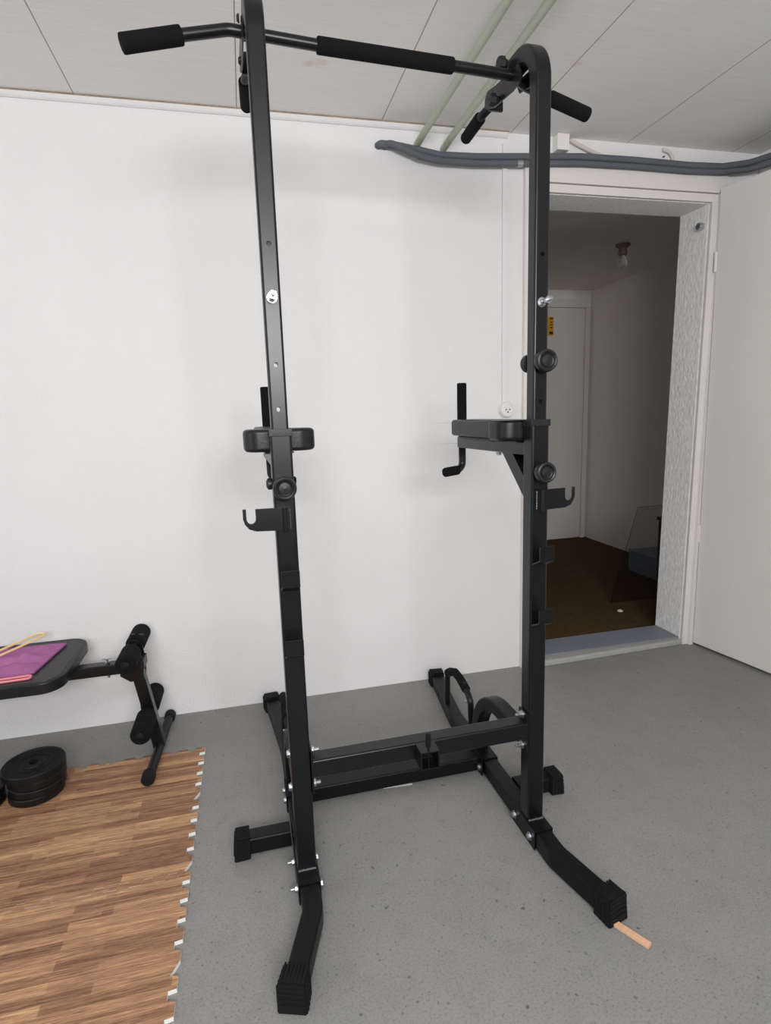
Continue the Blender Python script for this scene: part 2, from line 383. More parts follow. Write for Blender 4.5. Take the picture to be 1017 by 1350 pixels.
# ------------------------------------------------------------------ the setting
H = 2.386
XL, XR, YF, TW = -3.3, 2.04, -3.9, 0.186          # left wall, right wall, front wall, thickness of the far wall
OL, ORB, ORT, OT = 0.905, 1.757, 1.786, 2.166     # door opening: left, right at foot / head, top
f = MB(); f.box(((XL + XR) / 2, (YF + 0.03) / 2, -0.06), (XR - XL + 0.4, 0.03 - YF + 0.4, 0.12))
struct(f.build('floor', 'floor', smooth=False))
c = MB(); c.box(((XL + XR) / 2, YF / 2 + 0.08, H + 0.05), (XR - XL + 0.4, -YF + 0.56, 0.1))
struct(c.build('ceiling', 'ceiling', smooth=False))
w = MB()
w.box(((XL + OL) / 2, TW / 2, H / 2), (OL - XL, TW, H))
w.prism([(ORB, 0), (2.9, 0), (2.9, H), (ORT, H), (ORT, OT)], 'y', 0, TW)
w.prism([(OL, OT), (ORT, OT), (ORT, H), (OL, H)], 'y', 0, TW)
struct(w.build('wall_back', 'wall', smooth=False))
w = MB(); w.box((XR + 0.08, YF / 2 - 0.05, H / 2), (0.16, -YF + 0.1 - 0.004, H)); struct(w.build('wall_right', 'wall_side', smooth=False))
w = MB()   # left wall with a window
w.box((XL - 0.08, (YF - 2.95) / 2, H / 2), (0.16, -2.95 - YF, H)); w.box((XL - 0.08, -0.62, H / 2), (0.16, 1.24, H))
w.box((XL - 0.08, -2.1, 0.5), (0.16, 1.72, 1.0)); w.box((XL - 0.08, -2.1, 2.27), (0.16, 1.72, 0.232))
struct(w.build('wall_left', 'wall_side', smooth=False))
w = MB()   # front wall behind the viewer with a wide window
w.box(((XL - 1.3) / 2, YF - 0.08, H / 2), (-1.3 - XL, 0.16, H)); w.box(((XR + 0.7) / 2, YF - 0.08, H / 2), (XR - 0.7, 0.16, H))
w.box((-0.3, YF - 0.08, 0.735), (2.0, 0.16, 1.47)); w.box((-0.3, YF - 0.08, 2.253), (2.0, 0.16, 0.266))
struct(w.build('wall_front', 'wall_front', smooth=False))
# rough rendered reveal and lintel of the door opening
r_ = MB()
r_.prism([(ORB - 0.006, 0.0), (ORB, 0), (ORT, OT), (ORT - 0.006, OT - 0.006)], 'y', 0.006, TW + 0.004)
r_.prism([(OL, OT - 0.006), (ORT - 0.006, OT - 0.006), (ORT, OT), (OL, OT)], 'y', 0.006, TW + 0.004)
r_.prism([(OL, 0), (OL + 0.006, 0), (OL + 0.006, OT - 0.006), (OL, OT - 0.006)], 'y', 0.006, TW + 0.004)
struct(r_.build('trim_2', 'reveal', smooth=False))
# stepped door frame
d = MB()
def frame_leg(x0b, x0t, x1b, x1t, z1, y0):
    d.prism([(x0b, 0), (x1b, 0), (x1t, z1), (x0t, z1)], 'y', y0, 0.0, bevel=0.003)
frame_leg(ORB - 0.004, ORT - 0.004, ORB + 0.027, ORT + 0.027, OT - 0.0045, -0.014)
frame_leg(ORB + 0.0275, ORT + 0.0275, ORB + 0.05, ORT + 0.066, OT + 0.0335, -0.030)
frame_leg(OL - 0.03, OL - 0.03, OL + 0.004, OL + 0.004, OT - 0.0045, -0.014)
frame_leg(OL - 0.075, OL - 0.075, OL - 0.0305, OL - 0.0305, OT + 0.0335, -0.024)
d.prism([(OL - 0.03, OT - 0.004), (ORT + 0.027, OT - 0.004), (ORT + 0.027, OT + 0.03), (OL - 0.03, OT + 0.03)], 'y', -0.014, 0, bevel=0.003)
d.prism([(OL - 0.075, OT + 0.034), (ORT + 0.066, OT + 0.034), (ORT + 0.066, OT + 0.12), (OL - 0.075, OT + 0.12)], 'y', -0.022, 0, bevel=0.003)
struct(d.build('trim_3', 'casing', smooth=False))
# threshold
t = MB()
t.box(((OL + ORB) / 2, 0.098, 0.017), (ORB - OL, 0.176, 0.036), bevel=0.003)
t.prism([(OL, -0.050), (1.5, -0.030), (ORB - 0.01, -0.022), (ORB - 0.01, 0.012), (OL, 0.012)], 'z', 0.0, 0.031, bevel=0.008, mi=1)
struct(t.build('trim_4', ['sill', 'sill_lip'], smooth=False))
# ceiling moulding along the white wall
t = MB(); t.prism([(0, 2.3645), (-0.006, 2.363), (-0.013, 2.368), (-0.018, 2.3755), (-0.018, 2.3805), (0, 2.3805)], 'x', XL, 0.755)
t.prism([(0, 2.3805), (-0.0195, 2.3805), (-0.0195, 2.3862), (0, 2.3862)], 'x', XL, 0.757, mi=1)  # dark gap between moulding and ceiling, painted as a brown strip
struct(t.build('trim_1', ['wall', 'crack_strip'], smooth=False))

# door leaf, hinged on the right jamb and standing open
dl = MB(); ang = math.atan2(-0.416, 0.064)
dr = Matrix.Rotation(ang, 3, 'Z')
LEAF = 0.90
o0 = Vector((1.800, -0.036, 0))
dirv = Vector((math.cos(ang), math.sin(ang), 0)); nrm = Vector((-dirv.y, dirv.x, 0))
dl.box(o0 + dirv * LEAF / 2 + nrm * 0.022 + Vector((0, 0, 1.112)), (LEAF, 0.040, 2.196), rot=dr, bevel=0.002)
leaf = struct(dl.build('door_1', 'leaf', smooth=False))
for z in (0.55, 1.85):
    hg = MB(); hg.lathe([(0.0, 0), (0.007, 0.0), (0.007, 0.09), (0.0, 0.09)], (1.803, -0.031, z), (0, 0, 1), seg=14)
    hg.build('hinge', 'casing', leaf)

# hallway beyond the door
HX0, HX1, HY1, HZ = -0.6, 2.745, 2.46, 2.285
w = MB(); w.box(((HX0 + HX1) / 2, (TW + HY1) / 2 + 0.0, -0.06), (HX1 - HX0 + 0.2, HY1 - TW, 0.12)); struct(w.build('floor_hallway', 'hall_floor', smooth=False))
w = MB(); w.box(((HX0 + HX1) / 2, (TW + HY1) / 2 + 0.03, HZ + 0.04), (HX1 - HX0 + 0.2, HY1 - TW + 0.04, 0.08)); struct(w.build('ceiling_hallway', 'hall_wall', smooth=False))
w = MB(); w.box(((HX0 + HX1) / 2, HY1 + 0.05, HZ / 2), (HX1 - HX0 + 0.2, 0.1, HZ)); struct(w.build('wall_far', 'hall_wall', smooth=False))
w = MB(); w.box((HX1 + 0.05, (TW + HY1) / 2, HZ / 2), (0.1, HY1 - TW, HZ)); struct(w.build('wall_far_right', 'hall_wall', smooth=False))
w = MB(); w.box((HX0 - 0.05, (TW + HY1) / 2, HZ / 2), (0.1, HY1 - TW, HZ)); struct(w.build('wall_far_left', 'hall_wall', smooth=False))
dd = MB(); dd.box((2.28, HY1 - 0.012, 1.065), (0.795, 0.024, 2.10), bevel=0.002); dd.box((2.70, HY1 - 0.018, 1.065), (0.04, 0.036, 2.128), bevel=0.003); dd.box((1.86, HY1 - 0.018, 1.065), (0.04, 0.036, 2.128), bevel=0.003)
dd.box((2.28, HY1 - 0.018, 2.165), (0.88, 0.036, 0.07), bevel=0.003)
struct(dd.build('door_2', 'hall_door', smooth=False))

# ------------------------------------------------------------------ power tower
A = 0.334
tower = thing('power_tower', (0.01442, -1.05095, 0), 'tall black steel pull-up and dip tower standing on the grey floor', 'exercise tower', rz=0.0137)
def part(mb, name, m, parent=tower): return mb.build(name, m, parent)
def hexbolt(name, p, axis, r=0.0085, h=0.007, shank=0.0, parent=tower, washer=True, nut_at=None):
    b = MB(); ax = Vector(axis).normalized(); p = Vector(p)
    if washer: b.lathe([(0, 0), (r * 1.25, 0), (r * 1.25, 0.0018), (0, 0.0018)], p, ax, seg=20)
    b.lathe([(0, 0.0015), (r, 0.0015), (r, h), (r * 0.8, h + 0.0012), (0, h + 0.0012)], p, ax, seg=6)
    if shank: b.lathe([(0, h), (r * 0.5, h), (r * 0.5, h + shank), (r * .35, h + shank + .002), (0, h + shank + 0.002)], p, ax, seg=14)
    if nut_at: b.lathe([(0, nut_at), (r * 1.05, nut_at), (r * 1.05, nut_at + 0.009), (0, nut_at + 0.009)], p, ax, seg=6)
    return b.build(name, 'steel', parent, angle=25)
def drill(o, holes, r=0.0055):
    """through holes along Y"""
    cb = MB()
    for x, z in holes: cb.prism([(x + r * math.cos(2 * PI * k / 20), z + r * math.sin(2 * PI * k / 20)) for k in range(20)], 'y', -0.1, 0.06)
    cut = cb.build('cut', 'black', o.parent, smooth=False); wn = [m_ for m_ in o.modifiers]
    for m_ in wn: m_.show_viewport = False; md = o.modifiers.new('b', 'BOOLEAN'); md.object = cut; md.operation = 'DIFFERENCE'; md.solver = 'EXACT'
    bpy.context.view_layer.update()
    dg = bpy.context.evaluated_depsgraph_get(); me = bpy.data.meshes.new_from_object(o.evaluated_get(dg))
    for m_ in wn: m_.show_viewport = True
    old = o.data; o.modifiers.remove(md); o.data = me; me.name = old.name
    cm = cut.data; bpy.data.objects.remove(cut); bpy.data.meshes.remove(cm)
def foot_cap(p, d, h=0.072, w=0.066, L=0.055, parent=None):
    """ribbed rubber end cap: p = centre of the outer end on the floor, d = direction pointing outwards"""
    d = Vector(d).normalized(); s = Vector((-d.y, d.x, 0)); p = Vector(p); b = MB(); t = bmesh.new()
    def V(a, x, z): return p + d * a + s * x + Vector((0, 0, z))
    k = 0.90
    P = [V(-L, -w / 2 * k, 0.0), V(-L, w / 2 * k, 0.0), V(-L, w / 2 * k, h * .96), V(-L, -w / 2 * k, h * .96),
         V(0, -w / 2, 0.0), V(0, w / 2, 0.0), V(-0.006, w / 2 * .93, h), V(-0.006, -w / 2 * .93, h)]
    v = [t.verts.new(q) for q in P]
    for q in ((0, 1, 2, 3), (7, 6, 5, 4), (0, 4, 5, 1), (1, 5, 6, 2), (2, 6, 7, 3), (3, 7, 4, 0)): t.faces.new([v[i] for i in q])
    bmesh.ops.recalc_face_normals(t, faces=t.faces[:]); bmesh.ops.bevel(t, geom=t.edges[:], offset=0.003, segments=2, affect='EDGES')
    b._merge(t, Matrix.Identity(4))
    rot = Matrix((d, s, (0, 0, 1))).transposed()
    for i in range(7):      # ribs on the top
        b.box(V(-L / 2 - 0.004, (i - 3) * w / 8.2, h * .985), (L * .84, 0.0042, 0.004), rot=rot, bevel=0.001)
    for i in range(4):      # ribs across the end
        b.box(V(-0.001 - i * .0012, 0, 0.022 + i * 0.012), (0.004, w * .84, 0.004), rot=rot, bevel=0.001)
    for sg in (-1, 1):      # ribs on the flanks
        for i in range(4): b.box(V(-0.010 - i * 0.011, sg * w / 2 * (.985 - i * .02), h * .46), (0.004, 0.004, h * .8), rot=rot, bevel=0.001)
    return b.build('rubber_foot', 'rubber', parent)

SQ50 = rrect(0.050, 0.050, 0.006); SQ40 = rrect(0.040, 0.040, 0.006)
front_end = {-1: (-0.407, -0.345), 1: (0.384, -0.345)}
rear_end = {-1: (-0.372, 1.008), 1: (0.384, 1.008)}
posts = {}
for s in (-1, 1):
    x = s * A
    # base rail: straight below the upright, splayed outwards at both ends
    fx, fy = front_end[s]; rx, ry = rear_end[s]
    dv = Vector((fx - x, fy + 0.14, 0)).normalized(); rv = Vector((rx - x, ry - 0.62, 0)).normalized()
    b = MB(); b.sweep(bend([(fx - dv.x * .012, fy - dv.y * .012, 0.031), (x, -0.14, 0.031), (x, 0.62, 0.031), (rx - rv.x * .012, ry - rv.y * .012, 0.031)], 0.11, 7), SQ50)
    rail = part(b, 'base_rail', 'black_worn')
    foot_cap((fx, fy, 0), dv, parent=rail); foot_cap((rx, ry, 0), rv, h=0.070, parent=rail)
    # folded bracket round the rail below the upright and round the lower crossbar joint
    for (y0, y1, nm) in ((-0.072, 0.072, 'rail_bracket'), (0.292, 0.392, 'rail_bracket')):
        b = MB(); b.box((x, (y0 + y1) / 2, 0.0585), (0.058, y1 - y0, 0.004), bevel=0.001)
        for q in (-1, 1): b.box((x + q * 0.0272, (y0 + y1) / 2, 0.031), (0.004, y1 - y0, 0.058), bevel=0.001)
        part(b, nm, 'black_worn')
    for y in (-0.045, 0.050):
        hexbolt('bolt', (x - s * 0.0292, y, 0.028), (-s, 0, 0), r=0.0095)
        hexbolt('bolt', (x + s * 0.0292, y, 0.028), (s, 0, 0), r=0.0085, shank=0.010)
    hexbolt('bolt', (x + s * 0.0292, 0.318, 0.030), (s, 0, 0), r=0.0085); hexbolt('bolt', (x + s * 0.0292, 0.368, 0.030), (s, 0, 0), r=0.0085)
    # lower upright
    b = MB(); b.sweep([(x, 0, 0.0605), (x, 0, 1.2)], SQ50, up=(0, 1, 0)); post = part(b, 'upright', 'black')
    b = MB(); b.box((x, -0.0262, 0.0615), (0.046, 0.004, 0.004), bevel=.0015)
    for k in range(9): b.box((x - 0.021 + k * 0.0052, -0.0268, 0.0622 + random.uniform(-.0008, .0012)), (0.0048, 0.005, 0.0045), bevel=.0015)
    part(b, 'weld_bead', 'weld', post)
    b = MB()   # plastic collar where the thinner post slides in
    for (cx, cy, sx, sy) in ((0, -0.0235, 0.054, 0.007), (0, 0.0235, 0.054, 0.007), (-0.0235, 0, 0.007, 0.04), (0.0235, 0, 0.007, 0.04)):
        b.box((x + cx, cy, 1.2085), (sx, sy, 0.017), bevel=0.0012)
    part(b, 'plug_collar', 'plastic', post)
    # upper post with its gooseneck
    dz = 0.028 if s < 0 else 0.0
    R = 0.094; zt = 2.113 + dz
    path = [(x, 0, 1.13), (x, 0, zt - R)] + [(x, R - R * math.cos(t_), zt - R + R * math.sin(t_)) for t_ in [PI / 2 * k / 12 for k in range(1, 13)]] + [(x, 0.172, zt + 0.002)]
    b = MB(); b.sweep(path, SQ40, up=(0, 1, 0)); upper = part(b, 'upper_post', 'black'); posts[s] = upper
    drill(upper, [(x, 1.622), (x, 1.3625), (x, 1.2618)] + ([(x, 1.72)] if s < 0 else [])[:0])
    # long bolt left in the post
    hexbolt('long_bolt', (x, -0.0195, 1.508), (0, -1, 0), r=0.0095, h=0.008, shank=0.040, nut_at=0.026)
    # locking knobs
    def knob(px, y, z, r, rear=True):
        k = MB(); k.lathe([(0, 0), (r * .72, 0), (r * .72, 0.006), (r * .86, 0.010), (r * .95, 0.014), (r, 0.020), (r, 0.030), (r * .95, 0.0345), (r * .83, 0.036), (r * .70, 0.0345), (r * .62, 0.031), (r * .55, 0.0302), (r * .50, 0.032), (0, 0.0335)], (px, y, z), (0, -1, 0), seg=40)
        kb = part(k, 'locking_knob', 'plastic')
        if rear:
            k = MB(); k.lathe([(0, 0), (0.010, 0), (0.010, 0.012), (0.023, 0.014), (0.024, 0.026), (0.020, 0.030), (0, 0.030)], (px, -y - 0.0005, z), (0, 1, 0), seg=28)
            part(k, 'rear_nut', 'plastic', kb)
    knob(x, -0.0255, 1.0815, 0.0275, rear=False)
    if s < 0:
        k = MB(); k.lathe([(0, 0), (0.013, 0), (0.014, 0.004), (0.0135, 0.010), (0.008, 0.0135), (0, 0.014)], (x - 0.0252, 0.002, 1.088), (-1, 0, 0), seg=28); part(k, 'side_knob', 'plastic')
    if s > 0: knob(x, -0.0205, 1.363, 0.0285)
    # bar hook
    P = [(-0.010, 0.979), (0.070, 0.982), (0.086, 0.988), (0.095, 1.000), (0.0985, 1.012), (0.0985, 1.036), (0.0905, 1.036), (0.0905, 1.012)]
    P += [(0.0905 - 0.0105 + 0.0105 * math.cos(-t_), 1.012 + 0.0115 * math.sin(-t_)) for t_ in [PI * k / 8 for k in range(1, 9)]]
    P += [(0.0695, 1.035), (-0.010, 1.034)]
    P = [(x + s * p, q) for p, q in P]
    b = MB(); b.prism(P if s > 0 else P[::-1], 'y', -0.0335, -0.0285, bevel=0.0008); hk = part(b, 'bar_hook', 'black')
    b = MB(); b.lathe([(0, 0), (0.0058, 0), (0.0058, 0.058), (0, 0.058)], (x + s * 0.002, -0.0335, 0.976), (0, 0, 1), seg=16); part(b, 'hook_rod', 'black', hk)
    b = MB()
    for k in range(7): b.box((x - s * 0.0095, -0.0262, 0.983 + k * 0.0072), (0.0042, 0.003, 0.0066), bevel=0.0012)
    part(b, 'weld_bead', 'weld', hk)
    # folded bar catches on the front of the upright
    for z in (0.848, 0.676):
        b = MB(); prof = [(-0.0255, z - 0.020), (-0.0255, z - 0.015), (-0.0640, z + 0.003), (-0.0640, z + 0.040), (-0.0680, z + 0.040), (-0.0680, z + 0.0)]
        b.prism(prof, 'x', x - 0.0215, x + 0.0215, bevel=0.0008); part(b, 'bar_catch', 'black')
    # curved rear brace from upright to rail
    path = [(x, 0.0255, 0.290), (x, 0.205, 0.288)] + [(x, 0.205 + 0.172 * math.sin(t_), 0.116 + 0.172 * math.cos(t_)) for t_ in [PI / 2 * k / 10 for k in range(1, 11)]] + [(x, 0.378, 0.057)]
    b = MB(); b.sweep(path, rrect(0.046, 0.046, 0.006), up=(0, 0, 1)); part(b, 'rear_brace', 'black_worn')
    # push-up handle on the rail
    pts = bend([(x, 0.712, 0.056), (x, 0.706, 0.182), (x, 0.618, 0.232), (x, 0.520, 0.222), (x, 0.462, 0.188), (x, 0.452, 0.056)], 0.035, 5)
    b = MB(); b.tube(pts, 0.0115, 18); hd = part(b, 'push_up_handle', 'black')
    b = MB(); b.foam([(x, 0.703, 0.190), (x, 0.672, 0.209), (x, 0.618, 0.230), (x, 0.570, 0.2285), (x, 0.500, 0.211)], 0.0162); part(b, 'foam_grip', 'foam', hd)
    hexbolt('bolt', (x - 0.0118, 0.474, 0.182), (-1, 0, 0), r=0.006, h=0.004, washer=False, parent=hd)
    # side stabiliser
    b = MB(); b.sweep([(x + s * 0.0295, 0.162, 0.031), (x + s * 0.158, 0.162, 0.031)], SQ50); st = part(b, 'stabilizer', 'black_worn')
    foot_cap((x + s * (0.188 if s > 0 else 0.192), 0.155, 0), (s, 0, 0), h=0.070, w=0.064, L=0.046, parent=st)
    # dip arm
    b = MB(); b.sweep([(x, 0.0255, 1.140), (x, 0.512, 1.137)], rrect(0.040, 0.036, 0.004)); arm = part(b, 'dip_arm', 'black')
    b = MB(); b.prism([(0.0255, 1.000), (0.0255, 1.056), (0.104, 1.124), (0.170, 1.124)], 'x', x - 0.017, x + 0.017, bevel=0.002); part(b, 'arm_brace', 'black', arm)
    # keyhole shaped arm pad
    hw, nw = 0.088, 0.046
    side = [(nw, 0.503), (nw, 0.165)] + [(nw + 0.016 - 0.016 * math.cos(t_), 0.150 - 0.016 * math.sin(t_) + .006) for t_ in (0.4, 0.9)]
    side += [(hw - .036 + .036 * math.cos(t_), .098 + .036 * math.sin(t_)) for t_ in [PI / 2 * k / 6 for k in range(5, -1, -1)]]
    side += [(hw - .040 + .040 * math.cos(t_), .0685 - .040 * math.sin(t_)) for t_ in [PI / 2 * k / 7 for k in range(1, 8)]]
    ko = 0.55 if s > 0 else 0.96      # outer half is narrower on the arm by the door
    P = [(x + s * u * (ko if u > nw + .002 else 1), v) for u, v in side] + [(x - s * u * (1.0 if s > 0 else 1.02), v) for u, v in side[::-1]]
    b = MB(); b.prism(P, 'z', 1.1615, 1.216, bevel=0.010, seg=4)
    pad = part(b, 'arm_pad', 'vinyl', arm)
    b = MB(); b.box((x, 0.26, 1.1575), (0.07, 0.43, 0.003)); part(b, 'pad_board', 'plastic', arm)
    # upright hand grip and lower dip handle
    b = MB(); b.tube([(x, 0.522, 1.09), (x, 0.522, 1.335)], 0.0125, 18)
    b.box((x, 0.517, 1.137), (0.036, 0.012, 0.034), bevel=.001); part(b, 'grip_tube', 'black', arm)
    b = MB(); b.foam([(x, 0.522, 1.162), (x, 0.522, 1.340)], 0.0165); part(b, 'foam_grip', 'foam', arm)
    b = MB(); b.tube(bend([(x, 0.522, 1.12), (x, 0.522, 1.055), (x - s * 0.020, 0.512, 1.040), (x - s * 0.070, 0.500, 1.036)], 0.03, 5), 0.0125, 18); part(b, 'dip_handle', 'black', arm)
    b = MB(); b.foam([(x - s * 0.018, 0.512, 1.0405), (x - s * 0.070, 0.500, 1.036), (x - s * 0.078, 0.498, 1.0355)], 0.0165, rc=0.006); part(b, 'foam_grip', 'foam', arm)
    hexbolt('bolt', (x - s * .005, 0.215, 1.118), (0, 0, -1), r=0.008, parent=arm)

# crossbars
b = MB(); b.sweep([(-A + 0.031, 0, 0.3435), (A - 0.031, 0, 0.3435)], SQ50)
xb = part(b, 'crossbar', 'black')
for s in (-1, 1):
    b = MB(); b.box((s * (A - 0.0285), 0, 0.336), (0.005, 0.052, 0.120), bevel=0.001); part(b, 'end_plate', 'black', xb)
    for z in (0.383, 0.288):
        hexbolt('bolt', (s * (A - 0.031), 0.004, z), (-s, 0, 0), r=0.0095, shank=0.012)
        hexbolt('bolt', (s * (A + 0.0252), 0.004, z), (s, 0, 0), r=0.0095)
b = MB(); b.sweep([(-A + 0.031, 0.347, 0.031), (A - 0.031, 0.347, 0.031)], rrect(0.068, 0.050, 0.006))
lx = part(b, 'lower_crossbar', 'black_worn')
for s in (-1, 1):
    b = MB(); b.box((s * (A - 0.0315), 0.338, 0.036), (0.005, 0.108, 0.064), bevel=0.001); part(b, 'end_plate', 'black_worn', lx)
    hexbolt('bolt', (s * (A - 0.0345), 0.303, 0.027), (-s, 0, 0), r=0.0095)
# storage socket with its pin
b = MB()
for (dx, dz, sx, sz) in ((0, 0.0235, 0.052, 0.004), (0, -0.0235, 0.052, 0.004), (-0.024, 0, 0.004, 0.044), (0.024, 0, 0.004, 0.044)):
    b.box((dx - 0.002, -0.0505, 0.3435 + dz), (sx, 0.050, sz), bevel=0.0008)
sk = part(b, 'storage_socket', 'black', xb)
b = MB(); b.lathe([(0, 0), (0.0028, 0), (0.0028, 0.062), (0.0068, 0.063), (0.0068, 0.102), (0, 0.103)], (-0.004, -0.066, 0.316), (0, 0, 1), seg=16); part(b, 'socket_pin', 'black', xb)

# pull-up bar: straight across, its ends angled down
barp = bend([(-0.611, 0.079, 2.0385), (-0.490, 0.095, 2.0770), (-0.385, 0.106, 2.1065), (-0.183, 0.110, 2.099), (0.155, 0.111, 2.0905), (0.312, 0.112, 2.0855), (0.360, 0.1205, 2.069), (0.438, 0.131, 2.0525), (0.558, 0.150, 2.0320)], 0.06, 5)
b = MB(); b.tube(barp, 0.0128, 24); bar = part(b, 'pull_up_bar', 'black')
b = MB(); b.foam([(-0.186, 0.110, 2.0992), (0.155, 0.111, 2.0905)], 0.0182); part(b, 'foam_grip', 'foam', bar)
b = MB(); b.foam([(-0.486, 0.0955, 2.0782), (-0.612, 0.079, 2.0382)], 0.0195); part(b, 'foam_grip', 'foam', bar)
b = MB(); b.foam([(0.432, 0.1302, 2.0535), (0.561, 0.1505, 2.0315)], 0.0182); part(b, 'foam_grip', 'foam', bar)
# clamp plates, neutral grips and clamp knobs on each gooseneck
for s in (-1, 1):
    x = s * A; dz = 0.026 if s < 0 else 0.0
    for q in (-1, 1):
        P = [(0.052, 2.060), (0.066, 2.088), (0.200, 2.106), (0.252, 2.116), (0.268, 2.104), (0.270, 2.082), (0.254, 2.072), (0.210, 2.056), (0.100, 2.042), (0.062, 2.044)]
        if q > 0: P = [(0.052, 2.060), (0.066, 2.088), (0.150, 2.098), (0.162, 2.086), (0.150, 2.066), (0.062, 2.046)]
        b = MB(); b.prism([(y, z + dz) for y, z in P], 'x', x + q * 0.0225 - 0.0022, x + q * 0.0225 + 0.0022, bevel=0.001); part(b, 'clamp_plate', 'black')
    for (y, z, r) in ((0.130, 2.120, 0.017), (0.185, 2.062, 0.0165)):
        if s > 0:
            k = MB(); k.lathe([(0, 0), (r * .6, 0), (r * .75, 0.010), (r, 0.010), (r, 0.022), (r * .85, 0.025), (r * .3, 0.025), (r * .25, 0.023), (0, 0.023)], (x - s * 0.0247, y, z + dz), (-s, 0, 0), seg=8)
            part(k, 'clamp_knob', 'plastic')
        k = MB(); k.lathe([(0, 0), (.009, 0), (.009, .003), (.006, .006), (0, .0065)], (x - 0.0247, y, z + dz), (-1, 0, 0), seg=20)
        if s < 0: part(k, 'bolt_cap', 'plastic')
        else: k.bm.free()
    if s > 0: pts = [(0.334, 0.250, 2.093), (0.312, 0.300, 2.0745), (0.3175, 0.425, 2.073)]
    else: pts = [(-0.334, 0.250, 2.117), (-0.346, 0.300, 2.106), (-0.340, 0.425, 2.1035)]
    b = MB(); b.tube(bend(pts, 0.02, 4), 0.0118, 18)
    b.box(pts[0], (0.042, 0.010, 0.052), bevel=0.002); ng = part(b, 'neutral_grip', 'black')
    v0, v1 = Vector(pts[1]), Vector(pts[2]); b = MB(); b.foam([v0.lerp(v1, .05), v1 + (v1 - v0) * .05], 0.0172); part(b, 'foam_grip', 'foam', ng)

# ------------------------------------------------------------------ weight bench
BX, BY = -0.795, -0.280
bench = thing('weight_bench', (-1.4, BY, 0), 'low black padded weight bench with foam leg rollers beside the white wall', 'bench')
bo = Vector((-1.4, BY, 0))
def bpart(mb, name, m, parent=bench):
    o = mb.build(name, m, parent)
    if parent is bench: o.location = -bo
    return o
for fxx in (BX, -2.2):
    b = MB(); b.tube([(fxx + (.01 if fxx == BX else 0), -0.055, 0.032), (fxx - (.008 if fxx == BX else 0), -0.505, 0.038)], 0.0165, 20)
    ft = bpart(b, 'foot_tube', 'black_worn')
    for (yy, sg) in ((-0.505, -1), (-0.055, 1)):
        b = MB(); b.foam([(fxx + .01 * sg * (1 if fxx == BX else 0), yy - sg * 0.035, 0.0345 - sg * .003), (fxx + .01 * sg * (1 if fxx == BX else 0), yy + sg * 0.012, 0.0345 - sg * .003)], 0.0218 if sg > 0 else .0225, rc=0.007)
        bpart(b, 'end_cap', 'rubber', ft)
lt = rrect(0.042, 0.044, 0.005)
b = MB(); b.sweep([(BX - 0.001, BY, 0.030), (-0.852, BY, 0.385)], lt, up=(0, 1, 0)); bpart(b, 'front_leg', 'black')
b = MB(); b.sweep([(-2.2, BY, 0.050), (-2.12, BY, 0.342)], lt, up=(0, 1, 0)); bpart(b, 'rear_leg', 'black')
b = MB(); b.sweep([(-2.18, BY, 0.3535), (-0.875, BY, 0.3605)], rrect(0.042, 0.040, 0.004)); bpart(b, 'beam', 'black')
b = MB(); b.prism([(-0.900, 0.335), (-0.868, 0.310), (-0.822, 0.312), (-0.818, 0.372), (-0.826, 0.425), (-0.842, 0.446), (-0.868, 0.446), (-0.886, 0.425), (-0.902, 0.395)], 'y', BY - 0.030, BY - 0.0245, bevel=.001); bpart(b, 'pivot_plate', 'black')
b = MB(); b.prism([(-0.900, 0.335), (-0.868, 0.310), (-0.822, 0.312), (-0.818, 0.372), (-0.826, 0.425), (-0.842, 0.446), (-0.868, 0.446), (-0.886, 0.425), (-0.902, 0.395)], 'y', BY + 0.0245, BY + 0.030, bevel=.001); bpart(b, 'pivot_plate', 'black')
b = MB(); b.box((-0.822, BY, 0.372), (0.014, 0.07, 0.036), bevel=.003); bpart(b, 'end_stop', 'plastic')
for (nm, cx, cz) in (('foam_roller', -0.852, 0.425), ('foam_roller', -0.8245, 0.172)):
    b = MB(); b.tube([(cx, BY - 0.15, cz), (cx, BY + 0.18, cz)], 0.011, 16); bpart(b, 'roller_bar', 'black')
    for q in (-1, 1):
        b = MB(); rl = 0.154 if (cz > .3 and q < 0) else 0.178
        b = MB(); b.foam([(cx, BY + q * 0.034, cz), (cx, BY + q * rl, cz)], 0.0345, seg=32, rc=0.008); ro = bpart(b, nm, 'foam')
        b = MB(); b.lathe([(0, 0), (0.016, 0), (0.014, 0.006), (0.006, 0.010), (0, 0.0105)], (cx, BY + q * (rl - .001), cz), (0, q, 0), seg=24); bpart(b, 'end_plug', 'rubber', ro)
b = MB(); b.box((-0.846, -0.222, 0.4560), (0.042, 0.012, 0.004), bevel=.001, rot=Matrix.Rotation(0.15, 3, 'Y')); pl = bpart(b, 'roller_clip', 'plastic')
for z0, sg in ((0.3805, 1), (0.3395, -1)):
    b = MB(); b.lathe([(0, 0), (0.009, 0), (0.009, 0.006), (0.0045, 0.006), (0.0045, 0.014), (0, 0.014)], (-0.945, BY, z0), (0, 0, sg), seg=6)
    if sg > 0: b.box((-0.945, BY, 0.3975), (0.034, 0.008, 0.004), bevel=.001)
    bpart(b, 'adjust_bolt', 'steel')
